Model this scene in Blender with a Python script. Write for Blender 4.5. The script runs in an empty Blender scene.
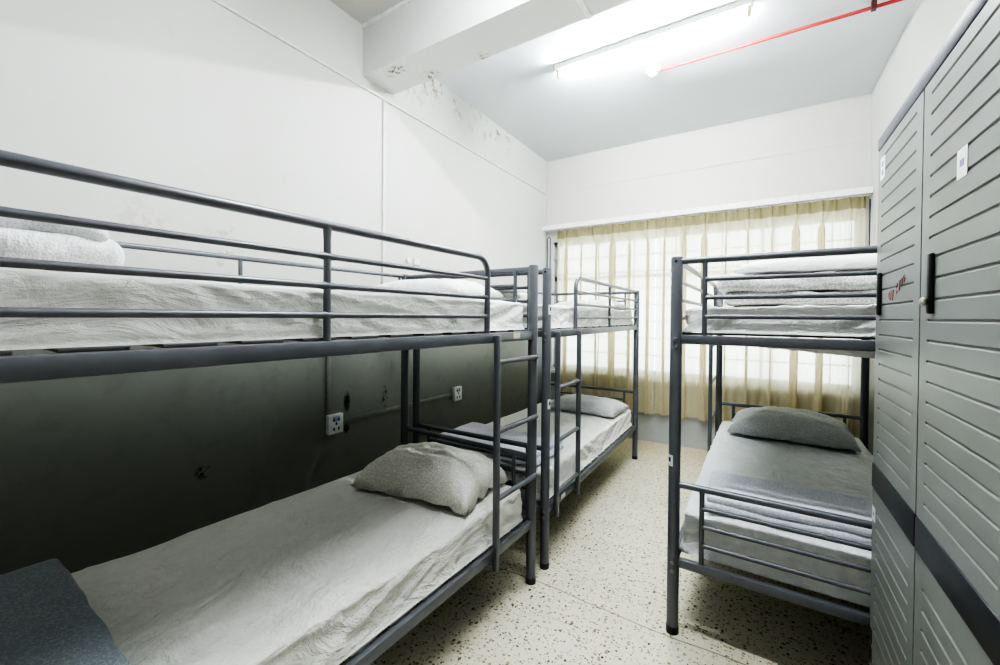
import bpy, bmesh, math, random
from mathutils import Vector, noise, Matrix
random.seed(7)
S = bpy.context.scene
COL = S.collection

# ------------------------------------------------------------------ helpers
def link(o, parent=None):
    COL.objects.link(o)
    if parent is not None: o.parent = parent
    return o

def tag(o, label=None, cat=None, group=None, kind=None):
    if label: o['label'] = label
    if cat: o['category'] = cat
    if group: o['group'] = group
    if kind: o['kind'] = kind
    return o

def empty(name, loc, rz=0.0):
    o = bpy.data.objects.new(name, None)
    o.empty_display_size = 0.1
    o.location = loc
    o.rotation_euler = (0, 0, rz)
    return link(o)

class MB:
    """collects shapes for ONE mesh"""
    def __init__(s): s.v = []; s.f = []
    def add(s, v, f):
        n = len(s.v); s.v += [tuple(p) for p in v]; s.f += [tuple(i + n for i in q) for q in f]; return s
    def box(s, a, b):
        x0, y0, z0 = [min(a[i], b[i]) for i in range(3)]; x1, y1, z1 = [max(a[i], b[i]) for i in range(3)]
        return s.add([(x0,y0,z0),(x1,y0,z0),(x1,y1,z0),(x0,y1,z0),(x0,y0,z1),(x1,y0,z1),(x1,y1,z1),(x0,y1,z1)],
                     [(0,3,2,1),(4,5,6,7),(0,1,5,4),(1,2,6,5),(2,3,7,6),(3,0,4,7)])
    def rbox(s, a, b, r, seg=3):
        bm = bmesh.new()
        bmesh.ops.create_cube(bm, size=1)
        c = [(a[i]+b[i])/2 for i in range(3)]; d = [abs(b[i]-a[i]) for i in range(3)]
        for v in bm.verts: v.co = Vector([c[i] + v.co[i]*d[i] for i in range(3)])
        bmesh.ops.bevel(bm, geom=bm.edges[:], offset=min(r, min(d)*.49), segments=seg, profile=.5, affect='EDGES')
        bm.verts.index_update()
        s.add([v.co.copy() for v in bm.verts], [[v.index for v in f.verts] for f in bm.faces]); bm.free(); return s
    def tube(s, pts, r, seg=14, cap=True):
        pts = [Vector(p) for p in pts]; rings = []
        t0 = (pts[1]-pts[0]).normalized()
        up = Vector((0,0,1)) if abs(t0.z) < .9 else Vector((1,0,0))
        nrm = (up - t0*up.dot(t0)).normalized()
        for i, p in enumerate(pts):
            t = (pts[min(i+1,len(pts)-1)] - pts[max(i-1,0)]).normalized()
            nrm = (nrm - t*nrm.dot(t)).normalized(); bi = t.cross(nrm)
            rr = r[i] if isinstance(r, (list, tuple)) else r
            rings.append([p + (nrm*math.cos(2*math.pi*k/seg) + bi*math.sin(2*math.pi*k/seg))*rr for k in range(seg)])
        v = [q for ring in rings for q in ring]; f = []
        for i in range(len(pts)-1):
            for k in range(seg):
                f.append((i*seg+k, i*seg+(k+1)%seg, (i+1)*seg+(k+1)%seg, (i+1)*seg+k))
        if cap:
            f.append(tuple(range(seg))[::-1]); f.append(tuple((len(pts)-1)*seg+k for k in range(seg)))
        return s.add(v, f)
    def build(s, name, mat, parent=None, smooth=True, sharp=35):
        me = bpy.data.meshes.new(name)
        me.from_pydata(s.v, [], s.f)
        bm = bmesh.new(); bm.from_mesh(me); bmesh.ops.recalc_face_normals(bm, faces=bm.faces[:]); bm.to_mesh(me); bm.free()
        me.materials.append(mat)
        if smooth:
            me.polygons.foreach_set('use_smooth', [True]*len(me.polygons))
            try: me.set_sharp_from_angle(angle=math.radians(sharp))
            except Exception: pass
        me.update()
        return link(bpy.data.objects.new(name, me), parent)

def arc(c, r, a0, a1, n, ax):
    """points of an arc in the plane of axes ax=(i,j) around c"""
    out = []
    for k in range(n+1):
        a = a0 + (a1-a0)*k/n
        p = list(c); p[ax[0]] += r*math.cos(a); p[ax[1]] += r*math.sin(a); out.append(tuple(p))
    return out

def fbm(p, o=3):
    return noise.fractal(Vector(p), 1.0, 2.0, o)

# ------------------------------------------------------------------ materials
class NT:
    def __init__(s, name):
        s.m = bpy.data.materials.new(name); s.m.use_nodes = True
        s.t = s.m.node_tree; s.t.nodes.clear()
        s.out = s.n('ShaderNodeOutputMaterial')
        s._co = None
    def n(s, typ, **kw):
        nd = s.t.nodes.new(typ)
        for k, v in kw.items(): setattr(nd, k, v)
        return nd
    def set(s, sock, v):
        if isinstance(v, bpy.types.NodeSocket): s.t.links.new(v, sock)
        else:
            if sock.type == 'RGBA' and len(v) == 3: v = (*v, 1)
            sock.default_value = v
    @property
    def co(s):
        if s._co is None: s._co = s.n('ShaderNodeTexCoord').outputs['Object']
        return s._co
    def math(s, op, a, b=0.0, c=None, clamp=False):
        nd = s.n('ShaderNodeMath', operation=op, use_clamp=clamp)
        s.set(nd.inputs[0], a); s.set(nd.inputs[1], b)
        if c is not None: s.set(nd.inputs[2], c)
        return nd.outputs[0]
    def noise(s, scale, detail=4, rough=.55, co=None, dist=0):
        nd = s.n('ShaderNodeTexNoise'); s.set(nd.inputs['Vector'], co or s.co)
        nd.inputs['Scale'].default_value = scale; nd.inputs['Detail'].default_value = detail
        nd.inputs['Roughness'].default_value = rough; nd.inputs['Distortion'].default_value = dist
        return nd.outputs['Fac']
    def scale(s, v, co=None):
        nd = s.n('ShaderNodeMapping'); s.set(nd.inputs['Vector'], co or s.co); nd.inputs['Scale'].default_value = v
        return nd.outputs[0]
    def voro(s, scale, feature='F1', out='Distance', co=None, rnd=1.0):
        nd = s.n('ShaderNodeTexVoronoi', feature=feature); s.set(nd.inputs['Vector'], co or s.co)
        nd.inputs['Scale'].default_value = scale; nd.inputs['Randomness'].default_value = rnd
        return nd.outputs[out]
    def ramp(s, f, a, b, lo=0., hi=1.):
        nd = s.n('ShaderNodeMapRange', interpolation_type='SMOOTHSTEP')
        s.set(nd.inputs['Value'], f); nd.inputs['From Min'].default_value = a; nd.inputs['From Max'].default_value = b
        nd.inputs['To Min'].default_value = lo; nd.inputs['To Max'].default_value = hi
        return nd.outputs[0]
    def mix(s, f, a, b):
        nd = s.n('ShaderNodeMix', data_type='RGBA'); s.set(nd.inputs[0], f); s.set(nd.inputs[6], a); s.set(nd.inputs[7], b)
        return nd.outputs[2]
    def xyz(s, co=None):
        nd = s.n('ShaderNodeSeparateXYZ'); s.set(nd.inputs[0], co or s.co); return nd.outputs
    def bump(s, h, strength=.3, dist=.01):
        nd = s.n('ShaderNodeBump'); s.set(nd.inputs['Height'], h)
        nd.inputs['Strength'].default_value = strength; nd.inputs['Distance'].default_value = dist
        return nd.outputs[0]
    def bsdf(s, color, rough=.6, metal=0., normal=None, spec=.5, sheen=0., emit=None, es=0.):
        b = s.n('ShaderNodeBsdfPrincipled')
        s.set(b.inputs['Base Color'], color); s.set(b.inputs['Roughness'], rough); s.set(b.inputs['Metallic'], metal)
        b.inputs['Specular IOR Level'].default_value = spec
        if sheen: b.inputs['Sheen Weight'].default_value = sheen
        if normal is not None: s.set(b.inputs['Normal'], normal)
        if emit: s.set(b.inputs['Emission Color'], emit); b.inputs['Emission Strength'].default_value = es
        s.t.links.new(b.outputs[0], s.out.inputs[0]); return b
    def near(s, p, r0, r1, sc=(1,1,1)):
        """1 close to point p, 0 beyond"""
        nd = s.n('ShaderNodeVectorMath', operation='SUBTRACT'); s.set(nd.inputs[0], s.co); nd.inputs[1].default_value = p
        n2 = s.n('ShaderNodeVectorMath', operation='MULTIPLY'); s.set(n2.inputs[0], nd.outputs[0]); n2.inputs[1].default_value = sc
        n3 = s.n('ShaderNodeVectorMath', operation='LENGTH'); s.set(n3.inputs[0], n2.outputs[0])
        return s.ramp(n3.outputs['Value'], r0, r1, 1., 0.)

def simple(name, color, rough=.5, metal=0., spec=.5, nscale=30, nvar=.08, bump=0.):
    t = NT(name); n = t.noise(nscale)
    c = t.mix(t.ramp(n, .3, .7), [x*(1-nvar) for x in color], [min(1, x*(1+nvar)) for x in color])
    t.bsdf(c, rough, metal, t.bump(n, bump, .004) if bump else None, spec)
    return t.m

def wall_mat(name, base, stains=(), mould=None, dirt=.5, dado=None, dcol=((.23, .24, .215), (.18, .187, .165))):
    t = NT(name)
    big = t.noise(1.3, 6, .6); fine = t.noise(9, 5, .6); grain = t.noise(160, 3)
    c = t.mix(t.math('MULTIPLY', t.ramp(big, .42, .72), .35*dirt), base, [base[0]*.82, base[1]*.8, base[2]*.74])
    c = t.mix(t.math('MULTIPLY', t.ramp(fine, .62, .75), .25*dirt), c, [base[0]*.72, base[1]*.69, base[2]*.6])
    for (p, r0, r1, sc, thr, col, amt) in stains:
        m = t.math('MULTIPLY', t.near(p, r0, r1, sc), t.ramp(t.noise(26, 6, .7), thr, thr+.06))
        c = t.mix(t.math('MULTIPLY', m, amt), c, col)
    if mould:
        x = t.xyz()
        z0, z1, ya, yb = mould
        m = t.math('MULTIPLY', t.ramp(x[2], z0, z1), t.math('MULTIPLY', t.ramp(x[1], ya, ya+.05), t.ramp(x[1], yb-.4, yb, 1, 0)))
        m = t.math('MULTIPLY', m, t.ramp(t.noise(11, 7, .72), .55, .64))
        c = t.mix(m, c, (.22, .19, .13))
    h = t.math('ADD', t.math('MULTIPLY', fine, .5), t.math('MULTIPLY', grain, .2))
    rough = .55
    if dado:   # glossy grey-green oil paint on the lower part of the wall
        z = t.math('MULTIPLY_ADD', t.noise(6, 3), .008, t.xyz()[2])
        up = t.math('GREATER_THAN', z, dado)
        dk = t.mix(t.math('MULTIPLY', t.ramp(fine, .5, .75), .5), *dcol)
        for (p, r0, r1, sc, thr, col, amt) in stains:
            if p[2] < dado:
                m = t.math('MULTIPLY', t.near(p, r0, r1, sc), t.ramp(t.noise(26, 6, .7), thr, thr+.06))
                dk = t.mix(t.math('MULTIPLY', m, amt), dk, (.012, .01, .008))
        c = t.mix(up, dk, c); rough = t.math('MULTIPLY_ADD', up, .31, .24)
    t.bsdf(c, rough, 0, t.bump(h, .12, .006), .4)
    return t.m

M = {}
WALL = (.62, .62, .59)
DK = (.03, .027, .02)
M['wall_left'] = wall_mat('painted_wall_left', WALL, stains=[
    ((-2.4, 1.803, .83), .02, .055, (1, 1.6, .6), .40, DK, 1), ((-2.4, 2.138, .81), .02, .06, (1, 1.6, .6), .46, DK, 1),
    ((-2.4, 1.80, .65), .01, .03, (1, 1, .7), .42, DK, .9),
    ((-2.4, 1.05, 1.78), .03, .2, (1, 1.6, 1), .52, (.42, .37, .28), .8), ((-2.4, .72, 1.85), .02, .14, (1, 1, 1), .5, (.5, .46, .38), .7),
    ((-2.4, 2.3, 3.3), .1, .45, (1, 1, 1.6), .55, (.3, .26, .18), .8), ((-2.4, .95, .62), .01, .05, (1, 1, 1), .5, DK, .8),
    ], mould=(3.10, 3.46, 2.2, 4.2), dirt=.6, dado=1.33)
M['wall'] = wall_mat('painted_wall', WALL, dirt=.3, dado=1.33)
M['wall_behind'] = wall_mat('painted_wall_behind', (.45, .445, .42), dirt=.3)
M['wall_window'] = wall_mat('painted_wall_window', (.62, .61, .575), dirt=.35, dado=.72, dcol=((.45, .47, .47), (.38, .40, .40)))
M['beam'] = wall_mat('painted_beam', (.66, .66, .645), stains=[
    ((-2.15, 2.0, 3.11), .03, .14, (1, 1.8, 1), .5, (.16, .12, .06), 1), ((-1.98, 2.16, 3.11), .02, .10, (1, 1.4, 1), .5, (.2, .15, .08), 1),
    ((-1.55, 2.2, 3.12), .02, .08, (1, 1, 1), .5, (.3, .24, .15), .9)], dirt=.25)
M['ceiling'] = wall_mat('painted_ceiling', (.64, .675, .715), stains=[
    ((-2.2, 1.6, 3.47), .2, .5, (1, 1, 1), .3, (.60, .56, .47), .7)], dirt=.3)
M['trim'] = simple('white_trim_paint', (.8, .8, .78), .45)
M['trunking_low'] = simple('grey_painted_trunking', (.24, .245, .22), .4)
M['trunking'] = simple('painted_trunking', (.68, .68, .65), .5)

def floor_mat():
    t = NT('terrazzo_floor')
    base = t.mix(t.ramp(t.noise(2.2, 4), .35, .7), (.62, .585, .44), (.70, .67, .54))
    base = t.mix(t.math('MULTIPLY', t.ramp(t.noise(60, 3), .45, .6), .35), base, (.78, .75, .66))
    def chips(scale, frac, size, cols, sq):
        co = t.scale(sq)
        # distort a little so that the chips are angular
        d = t.voro(scale, co=co); cid = t.voro(scale, out='Color', co=co)
        rgb = t.n('ShaderNodeSeparateColor'); t.set(rgb.inputs[0], cid)
        sz = t.math('MULTIPLY_ADD', rgb.outputs[1], size*.9, size*.45)
        inside = t.math('LESS_THAN', t.math('ADD', d, t.math('MULTIPLY', t.noise(scale*4, 2, co=co), .22)), t.math('ADD', sz, .1))
        pick = t.math('LESS_THAN', rgb.outputs[0], frac)
        col = t.mix(rgb.outputs[2], cols[0], cols[1])
        return t.math('MULTIPLY', inside, pick), col
    c = base
    for sc, fr, sz, cols, sq in ((70, .6, .3, ((.46, .40, .28), (.58, .54, .42)), (1, .8, 1)),
                                 (58, .62, .3, ((.22, .175, .10), (.36, .29, .18)), (.8, 1, 1)),
                                 (40, .42, .22, ((.05, .04, .022), (.19, .13, .07)), (1, .75, 1)),
                                 (90, .42, .3, ((.07, .055, .04), (.25, .2, .12)), (1, 1, 1))):
        m, col = chips(sc, fr, sz, cols, sq); c = t.mix(m, c, col)
    x = t.xyz()
    # thin divider joints every 2.4 m
    ly = t.math('ABSOLUTE', t.math('SUBTRACT', x[1], t.math('MULTIPLY_ADD', t.noise(1.2, 2), .10, 1.885)))
    c = t.mix(t.ramp(ly, .002, .005, .75, 0), c, (.16, .12, .07))
    edge = t.ramp(x[1], 3.9, 4.8)
    c = t.mix(t.math('MULTIPLY', edge, .55), c, (.52, .42, .2))
    t.bsdf(c, .32, 0, t.bump(t.noise(25, 3), .04, .003), .5)
    return t.m
M['floor'] = floor_mat()

def metal_mat(name, col, rough=.38):
    t = NT(name); n = t.noise(14, 5, .6); g = t.noise(220, 2)
    c = t.mix(t.ramp(n, .4, .75), col, [x*1.12 for x in col])
    t.bsdf(c, t.ramp(n, .3, .8, rough-.05, rough+.06), .30, t.bump(g, .05, .001), .55)
    return t.m
M['steel'] = metal_mat('grey_powder_coated_steel', (.135, .142, .158), .34)
M['dark_steel'] = metal_mat('dark_powder_coated_steel', (.028, .030, .034), .42)
M['slat'] = metal_mat('bed_slat_steel', (.11, .11, .11), .45)
M['bolt'] = simple('bolt_metal', (.25, .25, .25), .35, .8)
M['black_rubber'] = simple('black_rubber', (.012, .012, .012), .7)
M['sticker'] = simple('white_sticker_paper', (.78, .78, .80), .6)
M['tan_sticker'] = simple('tan_sticker_paper', (.62, .54, .42), .6)
M['ink'] = simple('dark_label_ink', (.05, .055, .09), .6)
M['blue_ink'] = simple('blue_label_ink', (.22, .23, .42), .6)
M['red_ink'] = simple('red_marker_ink', (.34, .20, .185), .7)
M['plastic'] = simple('white_plastic', (.78, .78, .77), .35)
M['socket_hole'] = simple('socket_hole_plastic', (.03, .03, .06), .5)
M['blue_plastic'] = simple('pale_blue_plastic', (.42, .43, .66), .4)
M['cream_plastic'] = simple('aged_cream_plastic', (.70, .62, .42), .45)
M['red_paint'] = simple('red_pipe_paint', (.42, .035, .04), .35)
M['dark_clip'] = simple('dark_pipe_clip', (.10, .03, .03), .5)
M['knob'] = simple('brushed_knob_metal', (.72, .70, .62), .28, .9)
M['cord'] = simple('dark_window_cord', (.03, .035, .06), .6)

def sheet_mat(name, col, scale=1.0):
    t = NT(name)
    w = t.noise(3.2, 6, .62, co=t.scale((1.5, 1.0, 2.5)), dist=.9)
    w2 = t.noise(11, 5, .6, co=t.scale((1.8, .7, 1)), dist=1.3)
    weave = t.noise(420, 2)
    h = t.math('ADD', t.math('MULTIPLY', w, 1.0), t.math('ADD', t.math('MULTIPLY', w2, .35), t.math('MULTIPLY', weave, .02)))
    c = t.mix(t.ramp(w2, .35, .7), [x*.94 for x in col], col)
    t.bsdf(c, .85, 0, t.bump(h, .68*scale, .045), .2, sheen=.15)
    return t.m
M['sheet_cream'] = sheet_mat('cream_bed_sheet', (.87, .865, .83))
M['sheet_cream_low'] = sheet_mat('shaded_cream_bed_sheet', (.76, .75, .71), 1.25)  # cream sheet again, with the shade of the lower deck put into its colour
M['sheet_white'] = sheet_mat('white_bed_sheet', (.88, .875, .85))
M['sheet_grey'] = sheet_mat('grey_bed_sheet', (.86, .875, .885))

def pattern_mat(name, ground, spot, scale=75, thr=.32, bumps=.35):
    t = NT(name)
    co = t.co
    w = t.noise(4.5, 5, .6, dist=.8)
    d = t.voro(scale, co=co); d2 = t.voro(scale*.55, feature='DISTANCE_TO_EDGE', co=co)
    m = t.math('MAXIMUM', t.ramp(d, thr-.08, thr+.05, 1, 0), t.ramp(d2, .02, .07, .75, 0))
    c = t.mix(m, ground, spot)
    c = t.mix(t.math('MULTIPLY', t.ramp(w, .4, .7), .15), c, [x*.8 for x in ground])
    h = t.math('ADD', t.math('MULTIPLY', w, 1.), t.math('MULTIPLY', d, .04))
    t.bsdf(c, .85, 0, t.bump(h, bumps, .03), .2, sheen=.15)
    return t.m
M['pat_beige'] = pattern_mat('beige_dotted_cotton', (.62, .605, .55), (.88, .87, .82), 130, bumps=.5)
M['pat_grey'] = pattern_mat('grey_dotted_cotton', (.58, .59, .59), (.80, .81, .81), 130, bumps=.7)
M['pat_white'] = pattern_mat('white_dotted_cotton', (.74, .74, .74), (.58, .58, .60), 190, bumps=.9)
M['pat_blue'] = pattern_mat('pale_blue_patterned_cotton', (.70, .72, .82), (.90, .91, .96), 90)
M['pat_dark'] = pattern_mat('slate_dotted_cotton', (.21, .24, .265), (.31, .34, .37), 110, bumps=.2)
M['pat_stone'] = pattern_mat('stone_patterned_cotton', (.54, .535, .51), (.86, .85, .83), 100)
M['plain_grey'] = sheet_mat('plain_grey_cotton', (.70, .71, .73), .8)
M['plain_white'] = sheet_mat('plain_white_cotton', (.86, .86, .86), .7)

def curtain_mat(name, col, transp):
    t = NT(name)
    n = t.noise(500, 2, co=t.scale((1, 1, .2)))
    c = t.mix(t.ramp(n, .35, .65), [x*.92 for x in col], col)
    d = t.n('ShaderNodeBsdfDiffuse'); t.set(d.inputs[0], c)
    tr = t.n('ShaderNodeBsdfTranslucent'); t.set(tr.inputs[0], c)
    tp = t.n('ShaderNodeBsdfTransparent'); t.set(tp.inputs[0], (1, .98, .93))
    m1 = t.n('ShaderNodeMixShader'); m1.inputs[0].default_value = .5
    t.t.links.new(d.outputs[0], m1.inputs[1]); t.t.links.new(tr.outputs[0], m1.inputs[2])
    m2 = t.n('ShaderNodeMixShader'); m2.inputs[0].default_value = transp
    t.t.links.new(m1.outputs[0], m2.inputs[1]); t.t.links.new(tp.outputs[0], m2.inputs[2])
    t.t.links.new(m2.outputs[0], t.out.inputs[0])
    return t.m
M['curtain'] = curtain_mat('sheer_tan_curtain_cloth', (.80, .735, .53), .17)
M['curtain_header'] = curtain_mat('doubled_tan_curtain_cloth', (.43, .385, .23), .01)

def glass_mat():
    t = NT('window_glass')
    g = t.n('ShaderNodeBsdfGlossy'); g.inputs['Roughness'].default_value = .05
    tp = t.n('ShaderNodeBsdfTransparent'); t.set(tp.inputs[0], t.mix(t.noise(3), (.93, .97, 1), (.96, .99, 1)))
    m = t.n('ShaderNodeMixShader'); m.inputs[0].default_value = .94
    t.t.links.new(g.outputs[0], m.inputs[1]); t.t.links.new(tp.outputs[0], m.inputs[2])
    t.t.links.new(m.outputs[0], t.out.inputs[0]); return t.m
M['glass'] = glass_mat()
M['window_frame'] = simple('window_frame_paint', (.42, .43, .42), .5)

def glow_mat(name, col, s):
    t = NT(name); e = t.n('ShaderNodeEmission')
    t.set(e.inputs[0], t.mix(t.noise(5), col, [min(1, x*1.02) for x in col])); e.inputs[1].default_value = s
    t.t.links.new(e.outputs[0], t.out.inputs[0]); return t.m
TUBE = 210.
M['tube'] = glow_mat('lit_fluorescent_tube', (.93, .98, 1), TUBE)

def locker_mat(name, col):
    t = NT(name); n = t.noise(3, 5, .6); g = t.noise(60, 4, .6)
    c = t.mix(t.ramp(n, .4, .75), col, [col[0]*.92, col[1]*.92, col[2]*.86])
    c = t.mix(t.math('MULTIPLY', t.ramp(g, .62, .75), .25), c, [x*.75 for x in col])
    t.bsdf(c, .42, 0, t.bump(g, .04, .002), .4); return t.m
M['locker'] = locker_mat('grey_moulded_locker_door', (.215, .226, .218))
M['locker_body'] = locker_mat('grey_locker_body', (.32, .335, .32))
M['locker_band'] = simple('dark_locker_band', (.022, .024, .03), .4)
M['locker_cap'] = simple('slate_locker_cap', (.06, .06, .085), .5)
M['black_plastic'] = simple('black_plastic', (.010, .010, .012), .35)

# ------------------------------------------------------------------ the room
XL, XR, YW, YF, ZC = -2.40, .84, 4.86, -1.6, 3.469
WX0, WX1, WZ0, WZ1 = -2.30, .80, .76, 2.40

def struct(name, mb, mat, label, parent=None, smooth=False):
    o = mb.build(name, mat, parent, smooth)
    if parent is None: tag(o, label, None, None, 'structure')
    return o
struct('floor', MB().box((XL-.1, YF-.1, -.1), (XR+.1, YW+.25, 0)), M['floor'], 'cream terrazzo floor with dark stone chips')
struct('ceiling', MB().box((XL-.1, YF-.1, ZC), (XR+.1, YW+.25, ZC+.1)), M['ceiling'], 'white painted ceiling')
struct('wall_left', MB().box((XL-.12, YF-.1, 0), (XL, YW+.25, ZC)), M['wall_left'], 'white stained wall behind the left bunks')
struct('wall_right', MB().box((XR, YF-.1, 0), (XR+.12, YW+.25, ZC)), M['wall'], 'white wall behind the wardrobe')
struct('wall_front', MB().box((XL, YF-.12, 0), (XR, YF, ZC)), M['wall_behind'], 'white wall behind the viewer')
wb = MB()
wb.box((XL, YW, 0), (XR, YW+.2, WZ0)); wb.box((XL, YW, WZ1), (XR, YW+.2, ZC))
wb.box((XL, YW, WZ0), (WX0, YW+.2, WZ1)); wb.box((WX1, YW, WZ0), (XR, YW+.2, WZ1))
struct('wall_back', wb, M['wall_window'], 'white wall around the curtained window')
# ceiling beam, curtain pelmet, ledge
bm_ = MB().box((XL, 1.923, 3.112), (XR, 2.204, ZC))
struct('trim_1', bm_, M['beam'], 'white concrete beam crossing the ceiling')
struct('trim_2', MB().box((XL, 4.735, 2.542), (XR, YW, 2.60)), M['trim'], 'white pelmet board above the curtains')
struct('trim_3', MB().box((XL, YW-.008, 3.045), (XR, YW, 3.06)), M['wall_window'], 'thin ledge line across the wall above the window')
struct('trim_4', MB().box((XL, YW-.035, .70), (XR, YW+.02, .745)), M['trim'], 'white window sill')
struct('trim_5', MB().box((XL, 1.911, 3.444), (XR, 1.923, ZC)), M['trim'], 'moulding between beam and ceiling')

# window with frame, panes and a grille
fr = MB()
for x0, x1 in ((WX0, WX0+.05), (WX1-.05, WX1)): fr.box((x0, YW+.05, WZ0), (x1, YW+.11, WZ1))
for z0, z1 in ((WZ0, WZ0+.05), (WZ1-.05, WZ1)): fr.box((WX0, YW+.05, z0), (WX1, YW+.11, z1))
nm = 4
for k in range(1, nm):
    x = WX0 + (WX1-WX0)*k/nm; fr.box((x-.016, YW+.05, WZ0), (x+.016, YW+.11, WZ1))
fr.box((WX0, YW+.05, 1.90), (WX1, YW+.11, 1.94))
win = struct('window_1', fr, M['window_frame'], 'wide window with grille behind the curtains')
for k in range(nm):
    xa = WX0 + (WX1-WX0)*k/nm + .02; xb = WX0 + (WX1-WX0)*(k+1)/nm - .02
    MB().add([(xa, YW+.08, WZ0+.04), (xb, YW+.08, WZ0+.04), (xb, YW+.08, WZ1-.04), (xa, YW+.08, WZ1-.04)], [(0, 1, 2, 3)]).build('pane', M['glass'], win, False)
gr = MB()
z = WZ0 + .02
for zz in [.80 + .195*i for i in range(9)]:
    gr.box((WX0, YW+.015, zz-.007), (WX1, YW+.03, zz+.007))
x = WX0 + .12
while x < WX1:
    gr.box((x-.006, YW+.015, WZ0), (x+.006, YW+.03, WZ1)); x += .46
gr.build('grille', M['window_frame'], win, False)

# ------------------------------------------------------------------ curtains
def curtain(x0, x1, label, seed, ztop=2.528, hdr=.105, zbot=.345):
    rnd = random.Random(seed)
    root = empty('curtain', ((x0+x1)/2, 4.775, zbot))
    ox = (x0+x1)/2
    n = int((x1-x0)*190)
    per = .197
    offs = [rnd.uniform(-.5, .5) for _ in range(60)]
    def pt(tx, z):
        a = tx*2*math.pi/per
        k = int((tx-x0)/per); wob = fbm((tx*1.7+seed, z*.4, seed))*.5
        down = min(1., max(0., (ztop-z-.05)/.22)); end = min(1., (tx-x0)/.12, (x1-tx)/.12)
        aa = a + wob*down*1.1
        amp = (.012 + .026*down)*(1 + .5*offs[k % 60])
        y = amp*math.cos(aa) + .010*math.cos(aa*2.0+offs[k % 60])*(1-down*.5) + .006*math.cos(a*7.3)*down
        y -= .034*max(0., math.cos(2*a+.4))**5*(1-.55*down)          # pinch pleats of the heading, two to a fold
        y += .008*math.sin(a*3.1+offs[k % 60]*6)*down
        x = tx + end*((.004 + .060*down)*(1+.75*offs[(k+7) % 60])*math.sin(aa) + .02*wob*down + .008*math.sin(2*aa+1)*down)
        # pinch at header foot
        return (min(x1, max(x0, x)) - ox, y, z - zbot)
    def sheet(za, zb, nz, nm_, mat, lift=0.):
        v = []; f = []
        for j in range(nz+1):
            z = za + (zb-za)*j/nz
            for i in range(n+1):
                tx = x0 + (x1-x0)*i/n
                p = pt(tx, z); hem = .018*fbm((tx*2.2, seed, 0)) if (nm_ == 'cloth' and j == nz) else 0
                v.append((p[0], p[1]+lift, p[2]+hem))
        for j in range(nz):
            for i in range(n):
                f.append((j*(n+1)+i, j*(n+1)+i+1, (j+1)*(n+1)+i+1, (j+1)*(n+1)+i))
        return MB().add(v, f).build(nm_, mat, root, True, 180)
    sheet(ztop-hdr, zbot, 26, 'cloth', M['curtain'])
    sheet(ztop, ztop-hdr, 3, 'heading', M['curtain_header'])
    return tag(root, label, 'curtain', 'curtains across the window')
curtain(-2.20, -1.0, 'sheer tan curtain behind the middle bunk, beside the left wall', 3)
curtain(-.998, .805, 'sheer tan curtain behind the right bunk, reaching the right wall', 11)
rail = MB().tube([(-2.24, 4.775, 2.535), (.82, 4.775, 2.535)], .008, 10).build('curtain_rail', M['plastic'])
tag(rail, 'thin curtain rail under the white pelmet', 'curtain rail')
cl = MB()
cl.tube([(-2.335, 4.76, 1.2), (-2.335, 4.76, 2.43)] + arc((-2.315, 4.76, 2.43), .02, math.pi, 0, 8, (0, 2)) + [(-2.295, 4.76, 2.43), (-2.295, 4.76, 1.2)]
        + arc((-2.315, 4.76, 1.2), .02, 0, -math.pi, 8, (0, 2)), .007, 8)
tag(cl.build('pull_cord', M['cord']), 'dark looped curtain cord in the left corner', 'cord')
tag(MB().tube([(.822, 4.74, 1.3), (.822, 4.74, 2.49)], .006, 8).build('pull_cord', M['cord']), 'dark straight cord hanging at the right end of the curtains', 'cord')

# ------------------------------------------------------------------ ceiling fittings
lamp = empty('fluorescent_lamp', (-.745, 3.05, ZC))
tag(lamp, 'lit single fluorescent tube fitting on the ceiling behind the beam', 'ceiling lamp')
MB().rbox((-.69, -.028, -.045), (.69, .028, 0), .006).build('batten', M['plastic'], lamp)
for s in (-1, 1):
    MB().rbox((s*.665-.012, -.018, -.10), (s*.665+.012, .018, -.04), .004).build('lamp_holder', M['cream_plastic'], lamp)
MB().tube([(-.652, 0, -.078), (.652, 0, -.078)], .013, 16).build('tube', M['tube'], lamp)
MB().rbox((-.045, -.036, -.05), (.045, .036, -.012), .004).build('bracket', M['plastic'], lamp)

det = empty('smoke_detector', (-.768, 3.497, ZC)); tag(det, 'round white detector at the end of the red pipe', 'smoke detector')
MB().tube([(0, 0, 0), (0, 0, -.012), (0, 0, -.02), (0, 0, -.034)], [.062, .062, .058, .05], 28).build('base', M['plastic'], det)
MB().tube([(0, 0, -.034), (0, 0, -.052), (0, 0, -.06)], [.035, .032, .012], 24).build('sensor', M['plastic'], det)
pipe = empty('pipe', (0, 3.455, 3.42)); tag(pipe, 'thin red pipe running along the ceiling to the right wall', 'pipe')
MB().tube([(-.70, .02, .015), (-.6, 0, .0), (.839, 0, 0)], .0115, 12).build('tube', M['red_paint'], pipe)
for x in (.60,):
    MB().box((x-.012, -.018, -.017), (x+.012, .018, .049)).build('clip', M['dark_clip'], pipe, False)
con = MB().rbox((-.845, 1.923, 3.098), (-.815, 2.204, 3.114), .003)
tag(con.build('ceiling_cable_cover', M['plastic']), 'short white cable cover under the ceiling beam', 'conduit')

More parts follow.
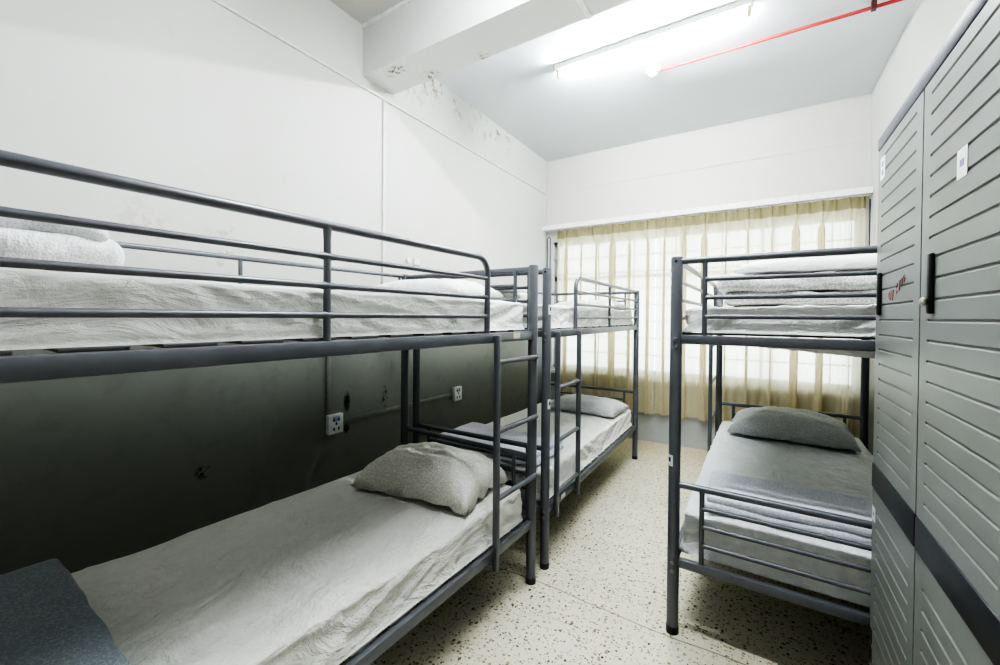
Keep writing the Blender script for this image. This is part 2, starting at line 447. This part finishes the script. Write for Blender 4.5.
# ------------------------------------------------------------------ left wall fittings
def onwall(y0, y1, z0, z1, d, r=.003): return MB().rbox((XL-.002, y0, z0), (XL+d, y1, z1), r, 2)
tag(onwall(YF+.02, YW-.02, 3.026, 3.042, .014).build('cable_trunking', M['trunking']), 'long thin cable cover running high along the left wall', 'cable cover')
tag(onwall(2.10, 2.125, 1.345, 3.02, .014).build('cable_trunking', M['trunking']), 'vertical thin cable cover dropping below the beam on the left wall', 'cable cover')
tag(onwall(1.64, 1.672, .775, 1.9, .014).build('cable_trunking', M['trunking_low']), 'vertical cable cover above the nearer socket under the left bunk', 'cable cover')
tag(onwall(1.76, 2.915, .69, .722, .014).build('cable_trunking', M['trunking_low']), 'horizontal cable cover linking the two wall sockets', 'cable cover')
def socket(y, label, swit=True):
    o = empty('wall_socket', (XL, y, .706)); tag(o, label, 'wall socket', 'sockets on the left wall')
    MB().rbox((0, -.055, -.064), (.035, .055, .064), .006).build('faceplate', M['plastic'], o)
    h = MB()
    for a, b in ((-.018, .03), (.018, .03), (0, .004), (-.018, -.03), (.018, -.03)):
        h.rbox((.034, a-.006, b-.009), (.037, a+.006, b+.009), .001)
    h.build('hole', M['socket_hole'], o)
    MB().rbox((.0335, -.026, .018), (.0355, .026, .052), .001).build('insert', M['blue_plastic'], o)
    return o
socket(1.697, 'white wall socket under the left bunk, nearer the camera')
socket(2.983, 'white wall socket under the left bunk, farther, beyond the bunk post')
wbx = empty('wall_box', (XL, 2.44, 1.865)); tag(wbx, 'small white box on the left wall above the bunk end', 'wall box')
MB().rbox((0, -.02, -.025), (.02, .045, .03), .005).build('casing', M['plastic'], wbx)
MB().tube([(0, -.075, .005), (.02, -.075, .005)], .022, 18).build('knob', M['plastic'], wbx)

# ------------------------------------------------------------------ bunk beds
LEN, WID, HP = 2.10, .985, 1.70
DECKS = (.345, 1.35)
def bunk(origin, rz, su, sv, label, lad, rungs, stickers=(), seed=0):
    """u runs along the bed from the ladder end, v across from the ladder side"""
    root = empty('bunk_bed', (origin[0], origin[1], 0), rz)
    tag(root, label, 'bunk bed', 'grey steel bunk beds')
    P = lambda u, v, z: (sv*v, su*u, z)
    st = M['steel']
    posts = {}
    for u in (0, LEN):
        for v in (0, WID):
            c = P(u, v, 0)
            m = MB(); m.tube([(c[0], c[1], .03), (c[0], c[1], HP-.006), (c[0], c[1], HP)], [.0255, .0255, .023], 22)
            po = m.build('post', st, root); posts[(u, v)] = po
            MB().tube([(c[0], c[1], 0), (c[0], c[1], .032)], .027, 22).build('foot_cap', M['dark_steel'], po)
            s_ = -1 if u == 0 else 1
            MB().tube([P(u + s_*.0248, v, HP-.022), P(u + s_*.0258, v, HP-.022)], .006, 12).build('hole', M['black_plastic'], po)
            # bolts on the faces across the bed ends
            s = -1 if u == 0 else 1
            for zr in DECKS:
                for dz in (-.02, -.058):
                    b0 = P(u + s*.0235, v, zr+dz); b1 = P(u + s*.0295, v, zr+dz)
                    MB().tube([b0, b1], [.010, .007], 14).build('bolt', M['bolt'], po)
    for zr in DECKS:
        for v in (0, WID):
            MB().rbox(P(.02, v-.014, zr-.045), P(LEN-.02, v+.014, zr), .006, 2).build('side_rail', st, root)
        for u in (0, LEN):
            MB().rbox(P(u-.016, .02, zr-.04), P(u+.016, WID-.02, zr), .008, 2).build('end_rail', st, root)
        for k in range(13):
            u = .12 + k*(LEN-.24)/12
            MB().rbox(P(u-.052, .010, zr+.0005), P(u+.052, WID-.010, zr+.009), .002, 1).build('slat', M['slat'], root)
        # end panels
        for u in (0, LEN):
            m = MB(); m.tube([P(u, .02, zr+.33), P(u, WID-.02, zr+.33)], .0145)
            for v in (.115, WID-.115):
                m.tube([P(u, v, zr), P(u, v, zr+.30), P(u, v, zr+.325)], [.0105, .0105, .013], 12)
            pan = m.build('headboard' if u == (0 if lad != 'near' else LEN) else 'footboard', st, root)
            for dz in (.245, .165, .082):
                MB().tube([P(u, .115, zr+dz), P(u, .135, zr+dz), P(u, WID-.135, zr+dz), P(u, WID-.115, zr+dz)], [.012, .0095, .0095, .012], 12).build('bar', st, pan)
    # guard rails of the upper deck
    zr = DECKS[1]; zt = zr+.335; ug = .41 if lad != 'near' else .44
    path = [P(ug, 0, zr-.01), P(ug, 0, zt-.07)]
    for k in range(1, 8):
        a = math.pi - k*math.pi/2/8; path.append(P(ug+.07+.07*math.cos(a), 0, zt-.07+.07*math.sin(a)))
    path += [P(ug+.07, 0, zt), P(LEN-.02, 0, zt)]
    m = MB(); m.tube(path, .0135, 14)
    m.tube([P(1.19, 0, zr-.01), P(1.19, 0, zt-.04), P(1.19, 0, zt)], [.0105, .0105, .013], 12)
    g = m.build('guard_rail', st, root)
    for dz in (.245, .16, .075):
        for a, b in ((ug, 1.19), (1.19, LEN-.02)):
            MB().tube([P(a, 0, zr+dz), P(a+.03, 0, zr+dz), P(b-.03, 0, zr+dz), P(b, 0, zr+dz)], [.0125, .009, .009, .0125], 12).build('bar', st, g)
    m = MB(); m.tube([P(.02, WID, zt), P(LEN-.02, WID, zt)], .0115, 12)
    for u in (.05, 1.0, LEN-.05):
        m.tube([P(u, WID, zr-.01), P(u, WID, zt)], .009, 10)
    g = m.build('guard_rail', st, root)
    for dz in (.15, .075):
        MB().tube([P(.05, WID, zr+dz), P(LEN-.05, WID, zr+dz)], .009, 10).build('bar', st, g)
    # ladder
    u0, u1 = (.0, .372) if lad != 'near' else (.092, .430)
    m = MB()
    for u in ((u1,) if lad != 'near' else (u0, u1)):
        m.rbox(P(u-.012, -.046, .262), P(u+.012, -.016, zr-.008), .008, 3)
        m.rbox(P(u-.010, -.03, zr-.04), P(u+.010, .0, zr-.012), .003, 1)
    ld = m.build('ladder', st, root)
    for z in rungs:
        a = u0 if lad == 'near' else .008
        MB().tube([P(a, -.030, z), P(u1, -.030, z)], .0125, 12).build('rung', st, ld)
    for (key, z, kind, w, h, ang) in stickers:
        c = P(key[0], key[1], z); m = MB(); n = 7; v = []; f = []
        def ring(r, wd, hh, z0):
            v = []; f = []
            for i in range(n+1):
                a = ang + (i/n-.5)*wd/.0255
                for zz in (z0-hh/2, z0+hh/2): v.append((c[0]+r*math.cos(a), c[1]+r*math.sin(a), zz))
            for i in range(n): f.append((2*i, 2*i+2, 2*i+3, 2*i+1))
            return MB().add(v, f)
        sk = ring(.0259, w, h, z).build('sticker', M['sticker'], posts[key])
        tag(sk, 'small white sticker on the post')
        # (mark printed on the sticker, same depth of nesting)
        mk = ring(.0262, w*.45, h*.4, z+.004).build('sticker_mark', M['ink'], posts[key])
    return root

A0, B0, C0 = (-1.0243, 1.9237), (-1.0212, 2.0808), (-.293, 4.067)
RA, RB, RC = -.0369, .0127, -.0111
bA = bunk(A0, RA, -1, -1, 'grey steel bunk bed nearest the camera, along the left wall', 'far', (1.215, .90, .588))
bB = bunk(B0, RB, 1, -1, 'grey steel bunk bed in the far left corner by the window', 'near', (1.012, .702, .402),
          [((0, 0), 1.466, 'n', .03, .055, math.radians(-8)), ((0, 0), .935, 'n', .03, .055, math.radians(-8))])
bC = bunk(C0, RC, -1, 1, 'grey steel bunk bed at the right, beside the wardrobe', 'far', (1.20, .90, .588),
          [((LEN, 0), .784, 'n', .035, .05, math.radians(-135)), ((LEN, 0), 1.60, 'n', .02, .06, math.radians(-160))])
# rail labels
o = MB().rbox((.0145, -.215, 1.318), (.0155, -.155, 1.345), .0004, 1).build('sticker', M['tan_sticker'], bA); tag(o, 'tan paper label on the rail')
o = MB().rbox((.0145, .20, .315), (.0155, .26, .343), .0004, 1).build('sticker', M['sticker'], bB); tag(o, 'white paper label on the rail')

def bed_local(b):  # world matrix of a bunk from its rotation
    return Matrix.Translation(b.location) @ Matrix.Rotation(b.rotation_euler.z, 4, 'Z')

# ------------------------------------------------------------------ bedding
def rounded_grid(sx, sy, sz, r, nx, ny, nz, flat=False):
    """points and faces of a box surface with rounded edges, z from 0 to sz, centred in x and y"""
    idx = {}; v = []; f = []
    def pt(i, j, k):
        key = (i, j, k)
        if key not in idx:
            p = Vector((sx*(i/nx-.5), sy*(j/ny-.5), sz*(k/nz-.5)))
            q = Vector((max(-sx/2+r, min(sx/2-r, p.x)), max(-sy/2+r, min(sy/2-r, p.y)), max(-sz/2+(0 if flat else r), min(sz/2-r, p.z))))
            d = p-q
            if d.length > 1e-9: p = q + d.normalized()*r
            idx[key] = len(v); v.append(Vector((p.x, p.y, p.z+sz/2)))
        return idx[key]
    for i in range(nx):
        for j in range(ny):
            f.append((pt(i,j,0), pt(i,j+1,0), pt(i+1,j+1,0), pt(i+1,j,0))); f.append((pt(i,j,nz), pt(i+1,j,nz), pt(i+1,j+1,nz), pt(i,j+1,nz)))
    for i in range(nx):
        for k in range(nz):
            f.append((pt(i,0,k), pt(i+1,0,k), pt(i+1,0,k+1), pt(i,0,k+1))); f.append((pt(i,ny,k), pt(i,ny,k+1), pt(i+1,ny,k+1), pt(i+1,ny,k)))
    for j in range(ny):
        for k in range(nz):
            f.append((pt(0,j,k), pt(0,j,k+1), pt(0,j+1,k+1), pt(0,j+1,k))); f.append((pt(nx,j,k), pt(nx,j+1,k), pt(nx,j+1,k+1), pt(nx,j,k+1)))
    return v, f

def mattress(bed, su, sv, zr, thick, mat, label, seed, u0=.034, u1=LEN-.034, v0=.017, v1=WID-.017, wr=1.0):
    cu, cv = (u0+u1)/2, (v0+v1)/2
    M4 = bed_local(bed)
    loc = M4 @ Vector((sv*cv, su*cu, zr+.0095))
    sx, sy = v1-v0+.004, u1-u0+.004
    V, Fc = rounded_grid(sx, sy, thick, .038, 56, 150, 14, True)
    out = []
    for p in V:
        q = p.copy(); s = seed*7.3
        top = max(0., min(1., (p.z-thick+.03)/.03))
        side = 1-top
        # long soft creases over the top
        n1 = fbm((p.x*3.2+s, p.y*1.6+p.x*1.2, s), 4)
        n2 = 1-abs(noise.noise(Vector((p.x*6+p.y*3.5+s, p.y*2.2-p.x*2, s+3))))*2
        if p.z > .02:
            n3 = (1-abs(noise.noise(Vector((p.x*4.5-p.y*2.1+s+.8*n1, p.y*1.3+p.x*1.7, s+8)))))**6
            q.z += top*(.008*n1 + .006*max(0, n2)**3 + .006*n3 - .003)*wr - .006*top*(abs(p.x)/(sx/2))**3
        # gathered cloth on the sides: steep creases
        w = p.y*15 + 5*p.z/thick*math.sin(p.y*2.3+s) + 2.2*fbm((p.y*2, s, p.z*3)); c = noise.noise(Vector((w, p.z*5, s)))
        wx = p.x*15 + 5*p.z/thick*math.sin(p.x*2.3+s) + 2.2*fbm((p.x*2, s+5, p.z*3)); cx = noise.noise(Vector((wx, p.z*5, s+9)))
        inz = min(1., max(.0, p.z/.035))
        rg = (1-abs(noise.noise(Vector((p.y*7 + 3.2*p.z/thick*math.sin(p.y*3.1+s*2), p.z*3+s, s+4)))))**4
        rx = (1-abs(noise.noise(Vector((p.x*8 + 3.2*p.z/thick*math.sin(p.x*4.1+s), p.z*3+s, s+6)))))**4
        ex = max(0., min(1., (abs(p.x)-sx/2+.05)/.05)); ey = max(0., min(1., (abs(p.y)-sy/2+.05)/.05))
        q.x += math.copysign(1, p.x)*ex*side*inz*(.008*c + .013*rg - .0185)*wr
        q.y += math.copysign(1, p.y)*ey*side*inz*(.008*cx + .013*rx - .0185)*wr
        out.append(q)
    o = MB().add(out, Fc).build('mattress', mat, None, True, 180)
    o.location = loc; o.rotation_euler.z = bed.rotation_euler.z
    return tag(o, label, 'mattress', 'sheeted mattresses')

def pillow(loc, size, mat, label, rot=(0, 0, 0), seed=0, plump=1.0):
    a, b, h = size[0]/2, size[1]/2, size[2]
    n = 36; v = []; f = []
    def prof(u, w):
        e = max(0., (1-abs(u)**2.6))**.36*max(0., (1-abs(w)**2.6))**.36
        return e
    for sgn in (1, -1):
        base = len(v)
        for i in range(n+1):
            for j in range(n+1):
                u, w = -1+2*i/n, -1+2*j/n
                x = a*u*(1-.07*(1-w*w)*abs(u)**2); y = b*w*(1-.09*(1-u*u)*abs(w)**2)
                e = prof(u, w)
                cr = .10*fbm((u*2.1+seed*3.7, w*2.1, sgn)) + .05*fbm((u*6+seed, w*5, 1)) - .05*abs(noise.noise(Vector((u*3+w*2, w*4-u, seed))))
                z = h*(.5 + (.62 if sgn > 0 else -.38)*e*(1+cr*1.5*plump)) if sgn > 0 else h*(.5 - .5*e)
                z += .25*h*(1-e)*fbm((u*2+seed, w*2, 5)) - h*.42*(1-e)
                v.append((x, y, max(z, .002)))
        for i in range(n):
            for j in range(n):
                q = (base+i*(n+1)+j, base+(i+1)*(n+1)+j, base+(i+1)*(n+1)+j+1, base+i*(n+1)+j+1)
                f.append(q if sgn > 0 else q[::-1])
    # weld the border
    bm = bmesh.new(); vs = [bm.verts.new(p) for p in v]
    for q in f:
        try: bm.faces.new([vs[k] for k in q])
        except ValueError: pass
    bmesh.ops.remove_doubles(bm, verts=bm.verts[:], dist=.0008)
    bm.verts.index_update()
    m = MB().add([x.co.copy() for x in bm.verts], [[x.index for x in q.verts] for q in bm.faces]); bm.free()
    o = m.build('pillow', mat, None, True, 180)
    o.location = loc; o.rotation_euler = rot
    return tag(o, label, 'pillow', 'pillows on the bunks')

def quilt(loc, sx, sy, layers, mat, label, rz=0., seed=0, rough=1.0):
    """folded quilt: layers stacked, each (thickness, inset at -y, inset x) ; the fold is the -y side"""
    mb = MB(); z = 0
    for li, (t, iy, ix) in enumerate(layers):
        V, Fc = rounded_grid(sx-2*ix, sy-iy, t, t*.47, 44, 30, 8)
        out = []
        for p in V:
            s = seed*5.1+li*2.7
            n1 = fbm((p.x*4+s, p.y*4, s), 3); n2 = noise.noise(Vector((p.x*11+s, p.y*6+p.x*3, s)))
            k = .35+.65*p.z/t
            edge = max(0., min(1., (abs(p.y)-(sy-iy)/2+.06)/.06))
            q = Vector((p.x + .012*rough*fbm((p.y*5+s, p.z*8, 1)), p.y + iy/2 + .014*rough*fbm((p.x*5+s, p.z*9, 2)), p.z + k*rough*(.20*t*n1 + .08*t*n2)))
            q.z = max(q.z, .0)+z
            out.append(q)
        mb.add(out, Fc); z += t*.90
    o = mb.build('folded_quilt', mat, None, True, 180)
    o.location = loc; o.rotation_euler.z = rz
    return tag(o, label, 'quilt', 'folded quilts on the bunks')

zl, zu = DECKS
MT = .145
mattress(bA, -1, -1, zu, .15, M['sheet_cream'], 'cream-sheeted mattress on the top deck of the nearest left bunk', 1)
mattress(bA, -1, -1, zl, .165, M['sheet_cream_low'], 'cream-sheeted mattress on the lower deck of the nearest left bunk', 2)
mattress(bB, 1, -1, zu, .145, M['sheet_white'], 'white-sheeted mattress on the top deck of the far left bunk', 3)
mattress(bB, 1, -1, zl, .155, M['sheet_white'], 'white-sheeted mattress on the lower deck of the far left bunk', 4)
mattress(bC, -1, 1, zu, .115, M['sheet_white'], 'cream-white mattress on the top deck of the right bunk', 5, wr=1.3)
ml = [o for o in bpy.data.objects if o.name.startswith('mattress')][-1]
fl = []; ff = []
nx = 40
for k in range(nx+1):
    x = -.34 + .80*k/nx; d = .012 + .055*max(0, (k/nx-.08))**.8 + .006*noise.noise(Vector((k*.35, 2, 1)))
    fl += [(x, -1.003 + .004*math.sin(k*.9), -.012), (x, -1.001 + .008*math.sin(k*.8), -.012 - .5*d - .02), (x, -.985 + .01*math.sin(k*.7), -.022 - d - .01)]
for k in range(nx):
    for q in range(2): ff.append((3*k+q, 3*k+3+q, 3*k+4+q, 3*k+1+q))
MB().add(fl, ff).build('hanging_sheet', M['sheet_white'], ml, True, 180)
mattress(bC, -1, 1, zl, .185, M['sheet_grey'], 'grey-sheeted mattress on the lower deck of the right bunk', 6, wr=1.3)

TA, TB, TC = zl+.0095, zl+.0095, zl+.0095
# near left bunk
pillow((-1.46, 1.622, .534), (.70, .44, .17), M['pat_beige'], 'beige dotted pillow on the lower deck of the nearest left bunk', (0, 0, .11), 1)
pillow((-1.50, 1.66, 1.525), (.66, .42, .085), M['plain_white'], 'white pillow on the top deck of the nearest left bunk', (0, 0, .03), 2)
quilt((-1.49, .105, 1.524), .58, .42, ((.062, 0, 0), (.058, .04, .012)), M['pat_white'], 'white dotted quilt folded on the top deck of the nearest left bunk', math.pi+.12, 1, rough=1.9)
quilt((-1.60, .14, .535), .76, .43, ((.05, 0, 0), (.048, .0, .008)), M['pat_dark'], 'dark slate quilt folded at the near end of the lower left bunk', math.pi-.03, 2, rough=.5)
# far left bunk
pillow((-1.43, 3.82, .521), (.72, .44, .115), M['plain_grey'], 'plain grey pillow on the lower deck of the far left bunk', (0, 0, -.05), 3)
pillow((-1.42, 3.85, 1.515), (.64, .40, .075), M['pat_stone'], 'stone patterned pillow on the top deck of the far left bunk', (0, 0, .02), 4)
quilt((-1.52, 2.36, .521), .80, .42, ((.045, 0, 0), (.04, .01, .01)), M['pat_blue'], 'pale blue quilt folded at the near end of the far left lower bunk', 0, 3)
quilt((-1.59, 2.285, 1.516), .70, .30, ((.055, 0, 0), (.05, .01, .02)), M['pat_stone'], 'stone patterned quilt folded on the top deck of the far left bunk', 0, 4)
# right bunk
pillow((.20, 3.70, .553), (.78, .46, .17), M['pat_grey'], 'grey dotted pillow on the lower deck of the right bunk', (0, 0, -.03), 5)
quilt((.215, 2.23, .550), .84, .36, ((.04, 0, 0), (.04, .0, .01)), M['pat_blue'], 'pale blue quilt folded at the foot of the right lower bunk', .02, 5, rough=.6)
quilt((.255, 2.33, 1.486), .84, .44, ((.064, .01, .03), (.070, .0, 0)), M['pat_stone'], 'stone patterned quilt folded on the top deck of the right bunk', .0, 6, rough=1.7)
pillow((.27, 2.42, 1.643), (.76, .38, .07), M['plain_white'], 'white pillow on top of the folded quilt on the right bunk', (0, 0, 0), 6)

# ------------------------------------------------------------------ wardrobe
DX, DY0, DY1, DYM = .353, .977, 1.9146, 1.451
wd = empty('wardrobe', (DX, (DY0+DY1)/2, 0)); tag(wd, 'tall grey two-door wardrobe with dark band at the right edge', 'wardrobe')
oy = (DY0+DY1)/2
cb = MB()
cb.box((.02, DY0-oy, .03), (XR-DX-.004, DY1-oy, 2.046))
cb.build('carcass', M['locker_body'], wd, False)
MB().rbox((-.003, DY0-oy-.006, 2.0158), (XR-DX-.004, DY1-oy+.004, 2.061), .006, 2).build('cornice', M['locker_cap'], wd)
MB().box((.03, DY0-oy+.01, 0), (XR-DX-.02, DY1-oy-.01, .035)).build('plinth', M['locker_band'], wd, False)
def door(y0, y1, z0, z1, glo, name):
    ys = [y0, y0+.05, y0+.053, y1-.053, y1-.05, y1]
    zs = [z0]; gz = []
    z = glo
    while z < z1-.03:
        gz.append(z); z += .0505
    for g in gz: zs += [g-.0045, g-.0015, g+.0015, g+.0045]
    zs.append(z1); deep = set()
    v = []; f = []
    ny = len(ys)
    for z in zs:
        isg = any(abs(z-g) < .002 for g in gz)
        for j, y in enumerate(ys):
            v.append((.0035 if (isg and j in (2, 3)) else 0., y, z))
    for i in range(len(zs)-1):
        for j in range(ny-1):
            f.append((i*ny+j, i*ny+j+1, (i+1)*ny+j+1, (i+1)*ny+j))
    b = MB().add(v, f)
    # edges returning to the body
    rr = .022
    b.add([(0,y0,z0),(0,y1,z0),(0,y1,z1),(0,y0,z1),(rr,y0,z0),(rr,y1,z0),(rr,y1,z1),(rr,y0,z1)], [(0,1,5,4),(1,2,6,5),(2,3,7,6),(3,0,4,7),(4,5,6,7)])
    return b.build(name, M['locker'], wd, False)
doors = {}
g = .004
for nm_, ya, yb in (('f', DYM+g, DY1-.001), ('n', DY0+.001, DYM-g)):
    doors[nm_] = door(ya-oy, yb-oy, .9213, 2.0148, .969, 'door')
    doors[nm_+'l'] = door(ya-oy, yb-oy, .05, .8323, .10, 'door')
    MB().rbox((-.003, ya-oy, .8333), (.022, yb-oy, .9203), .004, 2).build('band', M['locker_band'], wd)
for nm_, y in (('f', 1.847), ('n', 1.361)):
    h = MB().rbox((-.010, y-.012-oy, 1.44), (.0, y+.012-oy, 1.585), .005, 3).build('handle', M['black_plastic'], doors[nm_])
    tag(h, 'black recessed pull')
    k = MB().tube([(-.009, y+.005-oy, 1.47), (-.014, y+.005-oy, 1.47), (-.018, y+.005-oy, 1.47), (-.021, y+.005-oy, 1.47)], [.006, .0105, .0105, .006], 18).build('knob', M['knob'], doors[nm_])
    tag(k, 'pale metal knob lock')
for y in (1.893,):
    for z in (.245, .31):
        MB().rbox((-.002, y-.012-oy, z-.024), (.004, y+.012-oy, z+.024), .001, 1).build('vent', M['black_plastic'], doors['fl'])
def paper(y, z, w, h, d, mark=M['blue_ink'], double=False):
    tag(MB().box((-.0012, y-w/2-oy, z-h/2), (-.0004, y+w/2-oy, z+h/2)).build('sticker', M['sticker'], doors[d], False), 'white paper label on the door')
    m = MB()
    for dz in ((.012, -.016) if double else (0,)):
        m.box((-.0018, y-w*.2-oy, z+dz-h*.10), (-.0012, y+w*.2-oy, z+dz+h*.13))
    m.build('sticker_mark', mark, doors[d], False)
paper(1.207, 1.749, .05, .062, 'n'); paper(1.852, 1.941, .055, .075, 'f', double=True); paper(1.885, .745, .04, .05, 'fl')
# red marker scribble
def stroke(mb, pts, y0, z0, s=1.0):
    mb.tube([(-.0012, y0 - a*s - oy, z0 + b*s) for a, b in pts], .0016, 6)
O = [(.010*math.cos(a)+.010, .013*math.sin(a)+.014) for a in [k*2*math.pi/10 for k in range(11)]]
for nm_, strokes in (('writing', ((O, 1.742, 1.488), ([(0, 0), (.002, .022), (.010, .026), (.010, .002)], 1.722, 1.491), ([(0, .022), (.007, .004), (.014, .024), (.004, -.008)], 1.706, 1.494))),
                     ('writing', (([(.012, .030), (.0, .018), (.004, .0), (.012, .006), (.002, .014)], 1.66, 1.505), ([(0, .026), (.014, .030), (.004, 0)], 1.636, 1.512),
                                  ([(0, .026), (.012, .028), (.005, .004)], 1.612, 1.518), ([(0, .022), (.007, .030), (.012, .021), (.005, .010)], 1.59, 1.524)))):
    m_ = MB()
    for st_ in strokes: stroke(m_, *st_)
    tag(m_.build(nm_, M['red_ink'], doors['f']), 'faint red marker scribble')

# ------------------------------------------------------------------ light
w = bpy.data.worlds.new('daylight'); S.world = w; w.use_nodes = True
nt = w.node_tree; nt.nodes.clear()
bg = nt.nodes.new('ShaderNodeBackground'); ou = nt.nodes.new('ShaderNodeOutputWorld'); nt.links.new(bg.outputs[0], ou.inputs[0])
bg.inputs[0].default_value = (.76, .88, 1, 1); bg.inputs[1].default_value = 2.6
def area(name, loc, rot, sx, sy, power, col=(1, 1, 1), portal=False):
    l = bpy.data.lights.new(name, 'AREA'); l.shape = 'RECTANGLE'; l.size = sx; l.size_y = sy; l.energy = power; l.color = col
    if portal: l.cycles.is_portal = True
    o = bpy.data.objects.new(name, l); o.location = loc; o.rotation_euler = rot; return link(o)
area('window_portal', ((WX0+WX1)/2, YW+.19, (WZ0+WZ1)/2), (math.radians(-90), 0, 0), WX1-WX0, WZ1-WZ0, 1, portal=True)
area('second_tube_light', (-.45, 1.30, 3.40), (0, 0, 0), 1.2, .04, 19, (.94, .98, 1))
area('second_tube_side_light', (-.45, 1.30, 3.39), (math.radians(90), 0, 0), 1.2, .04, 16, (.94, .98, 1))
area('second_tube_rear_light', (-.45, 1.28, 3.39), (math.radians(-90), 0, 0), 1.2, .04, 8, (.94, .98, 1))

# ------------------------------------------------------------------ camera
F_, CX_, CY_, YAW, PIT, ROL, HC = 407.88, 507.46, 321.69, -.552, -.012, .0084, 1.4244
cy, sy = math.cos(YAW), math.sin(YAW); cp, sp = math.cos(PIT), math.sin(PIT); cr, sr = math.cos(ROL), math.sin(ROL)
f0 = Vector((sy, cy, 0)); r0 = Vector((cy, -sy, 0)); u0 = Vector((0, 0, 1))
fw = f0*cp + u0*sp; up = u0*cp - f0*sp
rt = r0*cr + up*sr; up = up*cr - r0*sr
cd = bpy.data.cameras.new('camera'); cd.sensor_width = 36; cd.sensor_fit = 'HORIZONTAL'; cd.lens = F_/1000*36
cd.shift_x = -(CX_-500)/1000; cd.shift_y = (CY_-332.5)/1000; cd.clip_start = .02
co = link(bpy.data.objects.new('camera', cd))
co.matrix_world = Matrix(((rt.x, up.x, -fw.x, 0), (rt.y, up.y, -fw.y, 0), (rt.z, up.z, -fw.z, HC), (0, 0, 0, 1)))
S.camera = co
S.view_settings.view_transform = 'AgX'
S.view_settings.look = 'AgX - Very High Contrast'
S.view_settings.exposure = 1.15
S.cycles.transparent_max_bounces = 16
S.cycles.max_bounces = 10
